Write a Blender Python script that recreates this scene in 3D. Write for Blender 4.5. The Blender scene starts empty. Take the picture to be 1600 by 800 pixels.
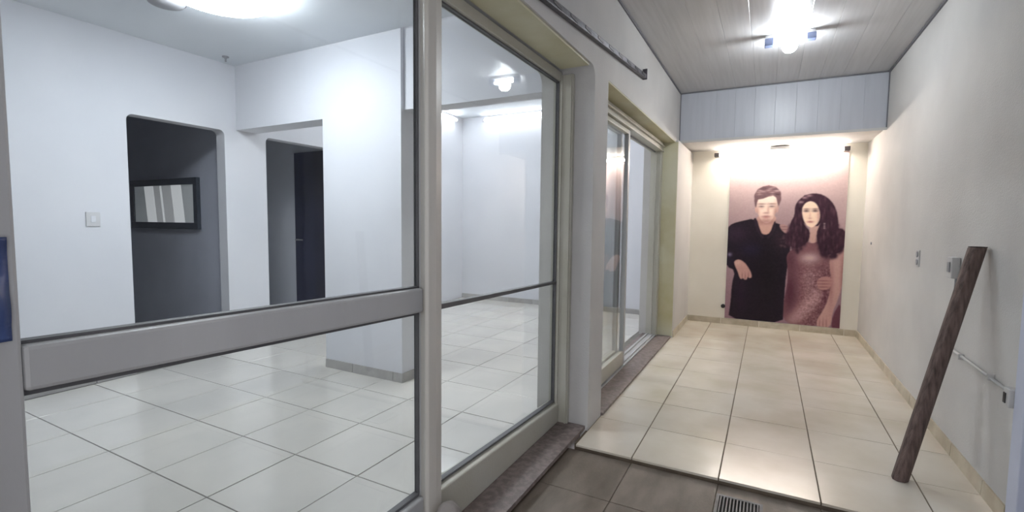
import bpy, bmesh, math, random
import numpy as np
from mathutils import Matrix, Vector, noise as mnoise

random.seed(7)
rng = np.random.default_rng(7)
COL = bpy.context.scene.collection

# ------------------------------------------------------------------ camera, world, exposure
FPX = 751.489
VP_Y, VP_X = (1200.0, 352.0), (-620.0, 332.0)      # vanishing points of the corridor and of its cross walls


def _ray(u, v):
    return np.array([u - 800.0, v - 400.0, FPX])


_y = _ray(*VP_Y); _y /= np.linalg.norm(_y)
_x = -_ray(*VP_X); _x -= _y * _x.dot(_y); _x /= np.linalg.norm(_x)
_z = np.cross(_x, _y)
cam_data = bpy.data.cameras.new('camera')
cam_data.sensor_width = 36.0
cam_data.lens = FPX * 36.0 / 1600.0
cam_data.clip_start = 0.02
cam = bpy.data.objects.new('camera', cam_data)
COL.objects.link(cam)
_R = np.stack([_x, _y, _z]) @ np.diag([1.0, -1.0, -1.0])
_M = Matrix(_R.tolist()).to_4x4()
_M.translation = Vector((0, 0, 1.3))
cam.matrix_world = _M
bpy.context.scene.camera = cam

world = bpy.data.worlds.new('street_daylight')
bpy.context.scene.world = world
world.use_nodes = True
world.node_tree.nodes['Background'].inputs['Color'].default_value = (0.91, 0.92, 0.96, 1)
world.node_tree.nodes['Background'].inputs['Strength'].default_value = 0.85

vs = bpy.context.scene.view_settings
vs.view_transform = 'Standard'
vs.look = 'None'
vs.gamma = 1.0
vs.use_curve_mapping = False
vs.exposure = 1.08

# lamp strengths (used by the lamp builders below)
SHOP_LAMP = 20.0
CORRIDOR_LAMP = 88.0
NICHE_TUBE = 58.0
BACK_TUBE = 12.0
BACK_FILL = 17.0


# ------------------------------------------------------------------ materials
def lin(c):
    return tuple(((v / 255.0) / 12.92 if v / 255.0 <= 0.04045 else ((v / 255.0 + 0.055) / 1.055) ** 2.4) for v in c)


def rgba(c):
    return (*lin(c), 1.0)


def mat(name, col, rough=0.5, col2=None, nscale=6.0, bump=0.0, bscale=60.0, metal=0.0, spec=0.5,
        stretch=(1, 1, 1), rnd=0.0, thr=(0.35, 0.7), detail=4.0):
    m = bpy.data.materials.new(name)
    m.use_nodes = True
    nt = m.node_tree
    b = nt.nodes['Principled BSDF']
    b.inputs['Roughness'].default_value = rough
    b.inputs['Metallic'].default_value = metal
    b.inputs['Specular IOR Level'].default_value = spec
    b.inputs['Base Color'].default_value = rgba(col)
    tc = nt.nodes.new('ShaderNodeTexCoord')
    mp = nt.nodes.new('ShaderNodeMapping')
    mp.inputs['Scale'].default_value = stretch
    geo = nt.nodes.new('ShaderNodeNewGeometry')
    nt.links.new(geo.outputs['Position'], mp.inputs['Vector'])
    last = None
    if col2 is not None:
        n = nt.nodes.new('ShaderNodeTexNoise')
        n.inputs['Scale'].default_value = nscale
        n.inputs['Detail'].default_value = detail
        nt.links.new(mp.outputs['Vector'], n.inputs['Vector'])
        r = nt.nodes.new('ShaderNodeMapRange')
        r.inputs['From Min'].default_value = thr[0]
        r.inputs['From Max'].default_value = thr[1]
        nt.links.new(n.outputs['Fac'], r.inputs['Value'])
        mx = nt.nodes.new('ShaderNodeMix')
        mx.data_type = 'RGBA'
        mx.inputs['A'].default_value = rgba(col)
        mx.inputs['B'].default_value = rgba(col2)
        nt.links.new(r.outputs['Result'], mx.inputs['Factor'])
        last = mx.outputs['Result']
    if rnd > 0:
        oi = nt.nodes.new('ShaderNodeObjectInfo')
        rr = nt.nodes.new('ShaderNodeMapRange')
        rr.inputs['To Min'].default_value = 1.0 - rnd
        rr.inputs['To Max'].default_value = 1.0 + rnd * 0.5
        nt.links.new(oi.outputs['Random'], rr.inputs['Value'])
        hs = nt.nodes.new('ShaderNodeHueSaturation')
        nt.links.new(rr.outputs['Result'], hs.inputs['Value'])
        if last is not None:
            nt.links.new(last, hs.inputs['Color'])
        else:
            hs.inputs['Color'].default_value = rgba(col)
        last = hs.outputs['Color']
    if last is not None:
        nt.links.new(last, b.inputs['Base Color'])
    if bump > 0:
        n2 = nt.nodes.new('ShaderNodeTexNoise')
        n2.inputs['Scale'].default_value = bscale
        n2.inputs['Detail'].default_value = 3.0
        nt.links.new(mp.outputs['Vector'], n2.inputs['Vector'])
        bp = nt.nodes.new('ShaderNodeBump')
        bp.inputs['Strength'].default_value = bump
        bp.inputs['Distance'].default_value = 0.01
        nt.links.new(n2.outputs['Fac'], bp.inputs['Height'])
        nt.links.new(bp.outputs['Normal'], b.inputs['Normal'])
    return m


def emis(name, col, strength):
    m = bpy.data.materials.new(name)
    m.use_nodes = True
    b = m.node_tree.nodes['Principled BSDF']
    b.inputs['Base Color'].default_value = (0.9, 0.9, 0.9, 1)
    b.inputs['Emission Color'].default_value = (*col, 1)
    b.inputs['Emission Strength'].default_value = strength
    return m


def glass_mat():
    m = bpy.data.materials.new('clear_window_glass')
    m.use_nodes = True
    nt = m.node_tree
    nt.nodes.clear()
    N = nt.nodes.new
    out = N('ShaderNodeOutputMaterial')
    tr = N('ShaderNodeBsdfTransparent'); tr.inputs['Color'].default_value = (0.965, 0.975, 0.97, 1)
    gl = N('ShaderNodeBsdfGlossy'); gl.inputs['Roughness'].default_value = 0.012
    geo = N('ShaderNodeNewGeometry')
    dot = N('ShaderNodeVectorMath'); dot.operation = 'DOT_PRODUCT'
    nt.links.new(geo.outputs['Incoming'], dot.inputs[0]); nt.links.new(geo.outputs['Normal'], dot.inputs[1])
    ab = N('ShaderNodeMath'); ab.operation = 'ABSOLUTE'; nt.links.new(dot.outputs['Value'], ab.inputs[0])
    om = N('ShaderNodeMath'); om.operation = 'SUBTRACT'; om.inputs[0].default_value = 1.0
    nt.links.new(ab.outputs[0], om.inputs[1])
    pw = N('ShaderNodeMath'); pw.operation = 'POWER'; pw.inputs[1].default_value = 5.0
    nt.links.new(om.outputs[0], pw.inputs[0])
    mu = N('ShaderNodeMath'); mu.operation = 'MULTIPLY_ADD'
    mu.inputs[1].default_value = 0.9; mu.inputs[2].default_value = 0.04
    nt.links.new(pw.outputs[0], mu.inputs[0])
    mx = N('ShaderNodeMixShader')
    nt.links.new(mu.outputs[0], mx.inputs['Fac'])
    nt.links.new(tr.outputs[0], mx.inputs[1]); nt.links.new(gl.outputs[0], mx.inputs[2])
    nt.links.new(mx.outputs[0], out.inputs['Surface'])
    return m


M_WALL = mat('white_wall_paint', (214, 216, 218), 0.75, (204, 206, 209), 1.6, 0.12, 180)
M_WALL_SHOP = mat('white_shop_paint', (220, 221, 226), 0.75, (212, 214, 220), 1.2, 0.08, 160)
M_WALL_CORR = mat('off_white_plaster', (198, 196, 193), 0.8, (187, 185, 183), 1.8, 0.22, 120)
M_JOINT_SHADOW = mat('shadow_grey_joint_strip', (112, 112, 118), 0.6, (98, 98, 104), 5)
M_NICHE = mat('cream_wall_paint', (236, 231, 220), 0.75, (228, 222, 209), 1.6, 0.15, 120)
M_CREAM = mat('aged_cream_paint', (200, 197, 172), 0.55, (180, 172, 132), 2.6, 0.12, 70)
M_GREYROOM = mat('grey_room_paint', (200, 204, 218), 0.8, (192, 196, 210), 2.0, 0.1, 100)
M_REARROOM = mat('pale_grey_room_paint', (232, 235, 240), 0.8, (226, 229, 235), 2.0, 0.1, 100)
M_CEIL = mat('pvc_ceiling_board', (196, 195, 196), 0.32, (186, 185, 186), 3.0, 0.10, 40, stretch=(14, 0.6, 1), rnd=0.03)
M_BULK = mat('pale_grey_pvc_board', (184, 187, 195), 0.35, (178, 181, 189), 2.5, 0.06, 30, stretch=(10, 1, 0.8), rnd=0.04)
M_CEIL_SHOP = mat('white_shop_ceiling', (222, 226, 230), 0.7, (214, 219, 224), 1.5, 0.05, 60)
M_TILE = mat('glazed_cream_tile', (212, 205, 192), 0.21, (194, 184, 166), 2.2, 0.03, 25, rnd=0.05)
M_TILE_SHOP = mat('glazed_white_tile', (210, 207, 200), 0.16, (200, 197, 191), 2.4, 0.03, 25, rnd=0.04)
M_GROUT = mat('dark_tile_grout', (96, 84, 72), 0.9, (120, 108, 92), 8)
M_GROUT_SHOP = mat('grey_tile_grout', (112, 110, 106), 0.9, (126, 123, 118), 8)
M_GREYTILE = mat('worn_grey_tile', (128, 117, 106), 0.55, (100, 90, 78), 3.2, 0.15, 50, stretch=(3, 1, 1), rnd=0.06)
M_GRANITE = mat('brown_granite', (126, 114, 110), 0.5, (104, 92, 88), 30, 0.1, 120, thr=(0.4, 0.6))
M_SKIRT = mat('beige_skirting_tile', (198, 188, 168), 0.3, (172, 160, 138), 9, 0.04, 40, rnd=0.06)
M_SKIRT_SHOP = mat('grey_skirting_tile', (176, 174, 172), 0.3, (160, 158, 156), 9, 0.04, 40, rnd=0.05)
M_POST = mat('pale_grey_painted_post', (202, 198, 190), 0.34, (190, 186, 178), 4, 0.05, 90, stretch=(1, 1, 0.3))
M_FRAME = mat('grey_painted_frame', (174, 174, 174), 0.38, (163, 163, 163), 4, 0.05, 90, stretch=(1, 1, 0.3))
M_FRAME_DK = mat('dark_grey_gasket', (84, 84, 86), 0.5, (96, 95, 96), 10)
M_CREAMFRAME = mat('cream_painted_frame', (182, 180, 170), 0.42, (173, 170, 156), 3, 0.08, 80)
M_GLASS = glass_mat()
M_WOOD = mat('weathered_brown_timber', (116, 96, 90), 0.7, (66, 52, 48), 7, 0.5, 40, stretch=(9, 9, 0.6))
M_WOODEND = mat('dark_timber_end', (62, 54, 50), 0.85, (48, 42, 40), 30, 0.3, 90)
M_METAL_DK = mat('dark_galvanised_steel', (96, 94, 100), 0.45, (70, 68, 74), 26, 0.15, 70, metal=0.5)
M_GRATE = mat('dark_cast_grate', (104, 104, 106), 0.45, (80, 80, 82), 20, metal=0.3)
M_PIT_SHADE = mat('black_pit_shade', (12, 12, 13), 0.9)
M_BLACK = mat('black_plastic', (40, 38, 40), 0.5)
M_SOCKET = mat('dark_lamp_socket', (78, 74, 76), 0.5)
M_BRACKET = mat('blue_grey_lamp_socket', (96, 106, 134), 0.5)
M_WHITEPL = mat('white_plastic', (206, 206, 208), 0.4)
M_GREYPL = mat('grey_plastic', (150, 150, 154), 0.45)
M_PVC = mat('off_white_pvc', (192, 191, 190), 0.5, (184, 183, 182), 6)
M_NAVY = mat('navy_door_paint', (46, 48, 74), 0.45, (38, 40, 60), 3)
M_BLUEBAG = mat('blue_plastic', (66, 86, 136), 0.35, (44, 60, 104), 14, 0.2, 40)
M_STONE = mat('rough_grey_concrete', (158, 152, 148), 0.9, (132, 126, 122), 14, 0.5, 60)
M_PICFRAME = mat('charcoal_picture_frame', (46, 54, 64), 0.5)
M_POST_BLUE = mat('pale_blue_white_paint', (196, 200, 216), 0.6, (188, 192, 208), 3)


# ------------------------------------------------------------------ helpers
def bx(bm, x0, x1, y0, y1, z0, z1):
    v = [bm.verts.new(p) for p in ((x0, y0, z0), (x1, y0, z0), (x1, y1, z0), (x0, y1, z0),
                                   (x0, y0, z1), (x1, y0, z1), (x1, y1, z1), (x0, y1, z1))]
    for f in ((0, 3, 2, 1), (4, 5, 6, 7), (0, 1, 5, 4), (1, 2, 6, 5), (2, 3, 7, 6), (3, 0, 4, 7)):
        bm.faces.new([v[i] for i in f])


def hexa(bm, p):
    """p: 8 points, bottom ring then top ring, same order as bx"""
    v = [bm.verts.new(q) for q in p]
    for f in ((0, 3, 2, 1), (4, 5, 6, 7), (0, 1, 5, 4), (1, 2, 6, 5), (2, 3, 7, 6), (3, 0, 4, 7)):
        bm.faces.new([v[i] for i in f])


def prism(bm, pts, axis, a0, a1):
    """extrude the 2-D polygon along axis ('x': pts are (y,z); 'y': (x,z); 'z': (x,y))"""
    def P(p, a):
        return {'x': (a, p[0], p[1]), 'y': (p[0], a, p[1]), 'z': (p[0], p[1], a)}[axis]
    lo = [bm.verts.new(P(p, a0)) for p in pts]
    hi = [bm.verts.new(P(p, a1)) for p in pts]
    bm.faces.new(lo[::-1]); bm.faces.new(hi)
    n = len(pts)
    for i in range(n):
        bm.faces.new((lo[i], lo[(i + 1) % n], hi[(i + 1) % n], hi[i]))


def tube(bm, p0, p1, r, n=16, r1=None):
    p0, p1 = Vector(p0), Vector(p1)
    d = (p1 - p0).normalized()
    a = d.orthogonal().normalized(); b = d.cross(a)
    r1 = r if r1 is None else r1
    lo = [bm.verts.new(p0 + (a * math.cos(t) + b * math.sin(t)) * r) for t in [2 * math.pi * i / n for i in range(n)]]
    hi = [bm.verts.new(p1 + (a * math.cos(t) + b * math.sin(t)) * r1) for t in [2 * math.pi * i / n for i in range(n)]]
    bm.faces.new(lo[::-1]); bm.faces.new(hi)
    for i in range(n):
        bm.faces.new((lo[i], lo[(i + 1) % n], hi[(i + 1) % n], hi[i]))


def lathe(bm, prof, n=32, center=(0, 0, 0)):
    """prof: list of (r, z)"""
    rings = []
    for r, z in prof:
        if r < 1e-6:
            rings.append([bm.verts.new((center[0], center[1], center[2] + z))])
        else:
            rings.append([bm.verts.new((center[0] + r * math.cos(2 * math.pi * i / n),
                                        center[1] + r * math.sin(2 * math.pi * i / n), center[2] + z)) for i in range(n)])
    for a, b in zip(rings, rings[1:]):
        for i in range(n):
            j = (i + 1) % n
            q = [a[i % len(a)], a[j % len(a)], b[j % len(b)], b[i % len(b)]]
            q2 = []
            for v in q:
                if v not in q2:
                    q2.append(v)
            if len(q2) >= 3:
                bm.faces.new(q2)


def obj(name, bm, m, parent=None, bevel=0.0, smooth=False, seg=2):
    me = bpy.data.meshes.new(name)
    bmesh.ops.recalc_face_normals(bm, faces=bm.faces)
    bm.to_mesh(me)
    bm.free()
    me.materials.append(m)
    if smooth:
        for p in me.polygons:
            p.use_smooth = True
    o = bpy.data.objects.new(name, me)
    COL.objects.link(o)
    if parent is not None:
        o.parent = parent
        o.matrix_parent_inverse = Matrix.Translation(-parent.location)
    if bevel > 0:
        md = o.modifiers.new('bevel', 'BEVEL')
        md.width = bevel
        md.segments = seg
        md.limit_method = 'ANGLE'
    return o


def box_obj(name, dims, m, parent=None, bevel=0.0):
    bm = bmesh.new()
    bx(bm, *dims)
    return obj(name, bm, m, parent, bevel)


def tag(o, label, cat, group=None, kind=None):
    o['label'] = label
    o['category'] = cat
    if group:
        o['group'] = group
    if kind:
        o['kind'] = kind
    return o


def thing(name, label, cat, loc, group=None):
    o = bpy.data.objects.new(name, None)
    o.empty_display_size = 0.1
    o.location = loc
    COL.objects.link(o)
    return tag(o, label, cat, group)


def struct(o, label=None, cat=None):
    o['kind'] = 'structure'
    if label:
        o['label'] = label
    if cat:
        o['category'] = cat
    return o


def struct_root(name, loc, label, cat):
    o = bpy.data.objects.new(name, None)
    o.empty_display_size = 0.1
    o.location = loc
    COL.objects.link(o)
    return struct(o, label, cat)


def fillet(bm, axis, a0, a1, c, z, r, sgn):
    """concave corner filler for a rounded opening: c = jamb coordinate, z = head, sgn=+1 if the opening lies on the + side"""
    pts = [(c, z)]
    for i in range(9):
        t = math.pi / 2 * i / 8
        pts.append((c + sgn * (r - r * math.sin(t)), z - (r - r * math.cos(t))))
    if sgn < 0:
        pts = pts[::-1]
    prism(bm, pts, axis, a0, a1)


# ------------------------------------------------------------------ dimensions
XL, XR = -0.95, 0.98            # faces of the corridor walls
XG = -1.18                      # plane of the storefront glass
XW = -4.63                      # left wall of the shop
YB = 6.85                       # end wall
ZC = 2.80                       # corridor ceiling
ZS = 2.78                       # shop ceiling
XI = -1.30                      # shop side of the storefront wall

# ------------------------------------------------------------------ floors
tile_cache = {}


def tile_mesh(sx, sy, m, th=0.012, ch=0.0012):
    key = (round(sx, 4), round(sy, 4), m.name)
    if key in tile_cache:
        return tile_cache[key]
    bm = bmesh.new()
    lo = [bm.verts.new((x, y, 0)) for x, y in ((0, 0), (sx, 0), (sx, sy), (0, sy))]
    mi = [bm.verts.new((x, y, th - ch)) for x, y in ((0, 0), (sx, 0), (sx, sy), (0, sy))]
    hi = [bm.verts.new((x, y, th)) for x, y in ((ch, ch), (sx - ch, ch), (sx - ch, sy - ch), (ch, sy - ch))]
    bm.faces.new(lo[::-1]); bm.faces.new(hi)
    for a, b in ((lo, mi), (mi, hi)):
        for i in range(4):
            j = (i + 1) % 4
            bm.faces.new((a[i], a[j], b[j], b[i]))
    me = bpy.data.meshes.new('tile')
    bm.to_mesh(me); bm.free()
    me.materials.append(m)
    tile_cache[key] = me
    return me


def lay_tiles(parent, xs, ys, gx, gy, z, m, x_lim, y_lim, skip=None, th=0.012):
    n = 0
    for x0, x1 in zip(xs, xs[1:]):
        for y0, y1 in zip(ys, ys[1:]):
            a0, a1 = max(x0 + gx / 2, x_lim[0]), min(x1 - gx / 2, x_lim[1])
            b0, b1 = max(y0 + gy / 2, y_lim[0]), min(y1 - gy / 2, y_lim[1])
            if a1 - a0 < 0.012 or b1 - b0 < 0.012:
                continue
            if skip and skip(a0, a1, b0, b1):
                continue
            o = bpy.data.objects.new('tile', tile_mesh(a1 - a0, b1 - b0, m, th))
            o.location = (a0, b0, z - th + random.uniform(-0.0006, 0.0006))
            COL.objects.link(o)
            o.parent = parent
            o.matrix_parent_inverse = Matrix.Translation(-parent.location)
            n += 1
    return n


Y0T = 2.612
floor_c = box_obj('floor', (-0.96, 1.02, Y0T + 0.016, YB + 0.02, -0.10, -0.0035), M_GROUT)
struct(floor_c, 'raised cream tiled corridor floor running to the poster wall', 'floor')
xs_c = [-1.063 + 0.4465 * i for i in range(6)]
ys_c = [Y0T - 0.002 + 0.4615 * i for i in range(11)]
lay_tiles(floor_c, xs_c, ys_c, 0.006, 0.0035, 0.0, M_TILE, (-0.945, XR), (Y0T, YB))

floor_s = box_obj('floor', (-8.2, -1.2, -1.0, 7.0, -0.10, -0.003), M_GROUT_SHOP)
struct(floor_s, 'white tiled floor of the shop behind the glass front', 'floor')
xs_s = [-1.80 + 0.468 * (i - 6) for i in range(8)]
ys_s = [1.252 + 0.478 * (i - 4) for i in range(18)]
lay_tiles(floor_s, xs_s, ys_s, 0.006, 0.006, 0.0, M_TILE_SHOP, (XW, -1.21), (-0.9, 6.9))

floor_g = box_obj('floor', (-1.30, 1.30, -1.6, Y0T, -0.10, -0.034), M_GROUT)
struct(floor_g, 'worn grey tiled entry floor one step below the corridor', 'floor')
ys_g = [2.185 - 0.4615 * i for i in range(8)][::-1] + [Y0T]
lay_tiles(floor_g, xs_c, ys_g, 0.004, 0.004, -0.03, M_GREYTILE, (-0.985, 1.2), (-1.5, Y0T - 0.002),
          skip=lambda a0, a1, b0, b1: False)

# ------------------------------------------------------------------ corridor ceiling, bulkhead, niche
ceil_c = box_obj('ceiling', (-1.0, 1.02, -0.2, 5.9, ZC + 0.008, ZC + 0.06), M_CEIL)
struct(ceil_c, 'grey white ceiling of long boards above the corridor', 'ceiling')
bw = (XR - XL) / 10
pme = None
for i in range(10):
    if pme is None:
        bm = bmesh.new()
        prism(bm, [(0.0004, 0.0015), (0.003, 0), (bw - 0.003, 0), (bw - 0.0004, 0.0015), (bw - 0.0004, 0.0085), (0.0004, 0.0085)], 'y', -0.2, 5.895)
        o = obj('panel', bm, M_CEIL, ceil_c)
        pme = o.data
    else:
        o = bpy.data.objects.new('panel', pme); COL.objects.link(o); o.parent = ceil_c
    o.location = (XL + i * bw, 0, ZC)

bulk = box_obj('wall_bulkhead', (-1.0, 1.02, 5.91, YB + 0.02, 2.262, ZC + 0.06), M_WALL_CORR)
struct(bulk, 'pale blue grey boarded bulkhead above the poster niche', 'wall')
bme = None
for i in range(10):
    if bme is None:
        bm = bmesh.new()
        prism(bm, [(0.0002, 0.012), (0.0003, 0.001), (0.0018, 0), (bw - 0.0018, 0), (bw - 0.0003, 0.001), (bw - 0.0002, 0.012)], 'z', 0, ZC - 2.262 - 0.001)
        for v in bm.verts:
            v.co.y = v.co.y
        o = obj('panel', bm, M_BULK, bulk)
        bme = o.data
    else:
        o = bpy.data.objects.new('panel', bme); COL.objects.link(o); o.parent = bulk
    o.location = (XL + i * bw, 5.898, 2.262)
# trims where the boards meet; dark grey stands in for shadow in the gaps
for nm, d, m in (('shadow_trim_1', (XL, XR, 5.884, 5.897, 2.788, ZC - 0.001), M_JOINT_SHADOW),
                 ('trim_2', (XL, XR, 5.888, 5.897, 2.236, 2.262), M_WALL_CORR),
                 ('shadow_trim_3', (XL, XL + 0.010, -0.2, 5.88, 2.786, ZC - 0.001), M_JOINT_SHADOW),
                 ('shadow_trim_4', (XR - 0.014, XR, -0.2, 5.88, 2.782, ZC - 0.001), M_JOINT_SHADOW),
                 ('shadow_trim_8', (XL, XL + 0.009, 5.888, 5.897, 2.263, 2.787), M_JOINT_SHADOW),
                 ('shadow_trim_9', (XR - 0.009, XR, 5.888, 5.897, 2.263, 2.787), M_JOINT_SHADOW)):
    struct(box_obj(nm, d, m))

# ------------------------------------------------------------------ corridor walls
wr = box_obj('wall_right', (XR, XR + 0.15, 2.66, YB + 0.15, -0.10, ZC + 0.06), M_WALL_CORR)
struct(wr, 'plain off white plaster wall on the right of the corridor', 'wall')
wrn = box_obj('wall_right_entry', (XR + 0.001, XR + 0.15, -0.2, 2.66, -0.10, ZC + 0.06), M_POST_BLUE)
struct(wrn, 'right entry wall nearest the camera', 'wall')
wb = box_obj('wall_back', (XL - 0.2, XR, YB, YB + 0.15, -0.10, ZC + 0.06), M_NICHE)
struct(wb, 'cream lit end wall behind the poster', 'wall')

# storefront wall with two openings
bm = bmesh.new()
bx(bm, XI, XL, 2.83, 3.10, -0.10, ZC + 0.06)                # pier between the openings
bx(bm, XI, XL + 0.03, 5.68, YB, -0.10, 2.235)
bx(bm, XI, XL, 5.68, YB, 2.235, ZC + 0.06)            # pier towards the niche
bx(bm, XI, XL, -1.0, 2.83, 2.235, ZC + 0.06)                # head over the glass front
bx(bm, XI, XL, 3.10, 5.68, 2.225, ZC + 0.06)                # head over the sliding door
bx(bm, XI, XL, -1.0, 0.12, -0.10, 2.235)
fillet(bm, 'x', XI, XL, 2.83, 2.235, 0.07, -1)
wl = obj('wall_left', bm, M_WALL_CORR)
struct(wl, 'left corridor wall around the glass front and the sliding door', 'wall')
# aged cream linings of the reveals
bm = bmesh.new()
bx(bm, -1.14, XL - 0.012, 0.12, 2.75, 2.222, 2.234)
obj('lining', bm, M_CREAM, wl)
bm = bmesh.new()
bx(bm, -1.10, XL - 0.002, 3.101, 5.679, 2.215, 2.2248)
bx(bm, -1.10, XL + 0.028, 5.668, 5.6798, 0.02, 2.215)
obj('lining', bm, M_CREAM, wl)

# ------------------------------------------------------------------ shop shell
bm = bmesh.new()
T = 0.13
bx(bm, XW - T, XW, -1.0, 2.03, -0.05, 2.15)
bx(bm, XW - T, XW, 2.83, 3.26, -0.05, 2.15)
bx(bm, XW - T, XW, 4.15, 7.0, -0.05, 2.15)
bx(bm, XW - T, XW, -1.0, 7.0, 2.15, 3.2)
fillet(bm, 'x', XW - T, XW, 2.03, 2.15, 0.05, 1)
fillet(bm, 'x', XW - T, XW, 2.83, 2.15, 0.05, -1)
fillet(bm, 'x', XW - T, XW, 3.26, 2.15, 0.05, 1)
fillet(bm, 'x', XW - T, XW, 4.15, 2.15, 0.05, -1)
struct(obj('wall_shop_left', bm, M_WALL_SHOP), 'white shop wall with two dark round cornered doorways', 'wall')
bm = bmesh.new()
bx(bm, -3.425, -2.555, 2.95, 3.16, -0.05, 2.17)             # short wall between the two openings
bx(bm, XW, -2.555, 2.95, 3.16, 2.17, 3.2)
bx(bm, -2.555, XI, 2.985, 3.14, 2.17, 3.2)
ws = obj('wall_shop_middle', bm, M_WALL_SHOP)
struct(ws, 'short white partition and lintel dividing the shop in two', 'wall')
struct(box_obj('wall_shop_near', (XW - T, XI, -1.13, -1.0, -0.05, 3.2), M_WALL_SHOP))
struct(box_obj('wall_shop_back', (XW - T, XI, 6.9, 7.03, -0.05, 3.2), M_WALL_SHOP), 'white far wall of the back shop room', 'wall')
struct(box_obj('ceiling', (XW - T, XI, -1.0, 2.95, ZS, ZS + 0.05), M_CEIL_SHOP), 'white ceiling of the front shop room', 'ceiling')
struct(box_obj('ceiling', (XW - T, XI, 3.16, 6.9, 3.04, 3.09), M_CEIL_SHOP), 'white ceiling of the back shop room', 'ceiling')
# shop side of the corridor wall (covers the storefront wall's inner face)
# dark side rooms behind the doorways
bm = bmesh.new()
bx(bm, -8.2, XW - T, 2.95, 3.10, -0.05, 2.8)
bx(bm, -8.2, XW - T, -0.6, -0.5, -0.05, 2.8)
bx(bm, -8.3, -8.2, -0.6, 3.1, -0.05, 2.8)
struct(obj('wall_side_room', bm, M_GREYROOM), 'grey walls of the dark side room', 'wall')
struct(box_obj('ceiling', (-8.2, XW - T, -0.5, 5.0, 2.8, 2.85), M_GREYROOM))
bm = bmesh.new()
bx(bm, -8.2, XW - T, 4.2, 4.32, -0.05, 2.8)
bx(bm, -8.3, -8.2, 3.1, 4.3, -0.05, 2.8)
struct(obj('wall_rear_room', bm, M_REARROOM), 'grey wall seen through the second doorway', 'wall')
d3 = box_obj('door_3', (-5.37, -4.80, 4.165, 4.199, 0.0, 2.15), M_NAVY, None, 0.004)
struct(d3, 'dark navy door leaf beyond the second doorway', 'door')
bm = bmesh.new()
tube(bm, (-5.31, 4.165, 1.05), (-5.31, 4.12, 1.05), 0.011)
tube(bm, (-5.31, 4.125, 1.05), (-5.19, 4.125, 1.05), 0.009)
obj('handle', bm, M_GREYPL, d3, smooth=False)

# ------------------------------------------------------------------ skirting tiles
skirt_cache = {}


def skirting(name, p0, p1, nrm, m, h=0.075, L=0.45, th=0.012, label=None, first=None):
    """row of skirting tiles from p0 to p1 (xy), standing proud of the wall along nrm"""
    p0, p1, nrm = Vector((*p0, 0)), Vector((*p1, 0)), Vector((*nrm, 0))
    d = (p1 - p0); tot = d.length; d.normalize()
    root = struct_root(name, p0, label, 'baseboard')
    s = 0.0
    while s < tot - 0.01:
        l = (first if (s == 0 and first) else L)
        l = min(l, tot - s)
        key = (round(l, 3), m.name, tuple(nrm), tuple(round(c, 3) for c in d), h)
        if key not in skirt_cache:
            bm = bmesh.new()
            a, b = d * 0.003, d * (l - 0.003)
            n0, n1, n2 = Vector((0, 0, 0)), nrm * th, nrm * (th - 0.004)
            q = [a + n0, b + n0, b + n1, a + n1]
            up = Vector((0, 0, h))
            top = [a + n0 + up, b + n0 + up, b + n2 + up, a + n2 + up]
            hexa(bm, q + top)
            bmesh.ops.recalc_face_normals(bm, faces=bm.faces)
            me = bpy.data.meshes.new('tile'); bm.to_mesh(me); bm.free(); me.materials.append(m)
            skirt_cache[key] = me
        o = bpy.data.objects.new('tile', skirt_cache[key])
        COL.objects.link(o)
        o.parent = root
        o.location = d * s
        s += l
    return root


skirting('baseboard_right', (XR, 2.82), (XR, YB), (-1, 0), M_SKIRT, label='beige skirting tiles along the right wall', first=0.25)
skirting('baseboard_back', (XL + 0.03, YB), (XR - 0.012, YB), (0, -1), M_SKIRT, label='beige skirting tiles under the poster', first=0.42)
skirting('baseboard_left', (XL + 0.03, 5.70), (XL + 0.03, YB - 0.012), (1, 0), M_SKIRT, label='beige skirting tiles on the left of the niche', first=0.38)
skirting('baseboard_shop', (-3.425, 2.95), (-2.543, 2.95), (0, -1), M_SKIRT_SHOP, label='grey skirting tiles round the white shop partition', first=0.33)
skirting('baseboard_shop_end', (-2.555, 2.95), (-2.555, 3.16), (1, 0), M_SKIRT_SHOP, label='grey skirting tile on the end of the white shop partition')
skirting('baseboard_shop_left', (XW, -0.95), (XW, 2.03), (1, 0), M_SKIRT_SHOP, label='grey skirting tiles on the left shop wall')
skirting('baseboard_shop_back', (XW, 6.9), (XI, 6.9), (0, -1), M_SKIRT_SHOP, label='grey skirting tiles on the far shop wall')

# ------------------------------------------------------------------ storefront sills
bm = bmesh.new()
bx(bm, -1.26, -0.995, 0.30, 2.825, -0.10, 0.006)
bx(bm, -1.26, -0.965, 0.30, 2.825, 0.006, 0.028)
s1 = obj('trim_5', bm, M_GRANITE)
struct(s1, 'worn brown granite sill under the glass front', 'sill')
s2 = box_obj('trim_6', (-1.26, -0.935, 3.105, 5.665, -0.10, 0.018), M_GRANITE, None, 0.004)
struct(s2, 'dirty brown granite threshold of the sliding door', 'sill')

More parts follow.
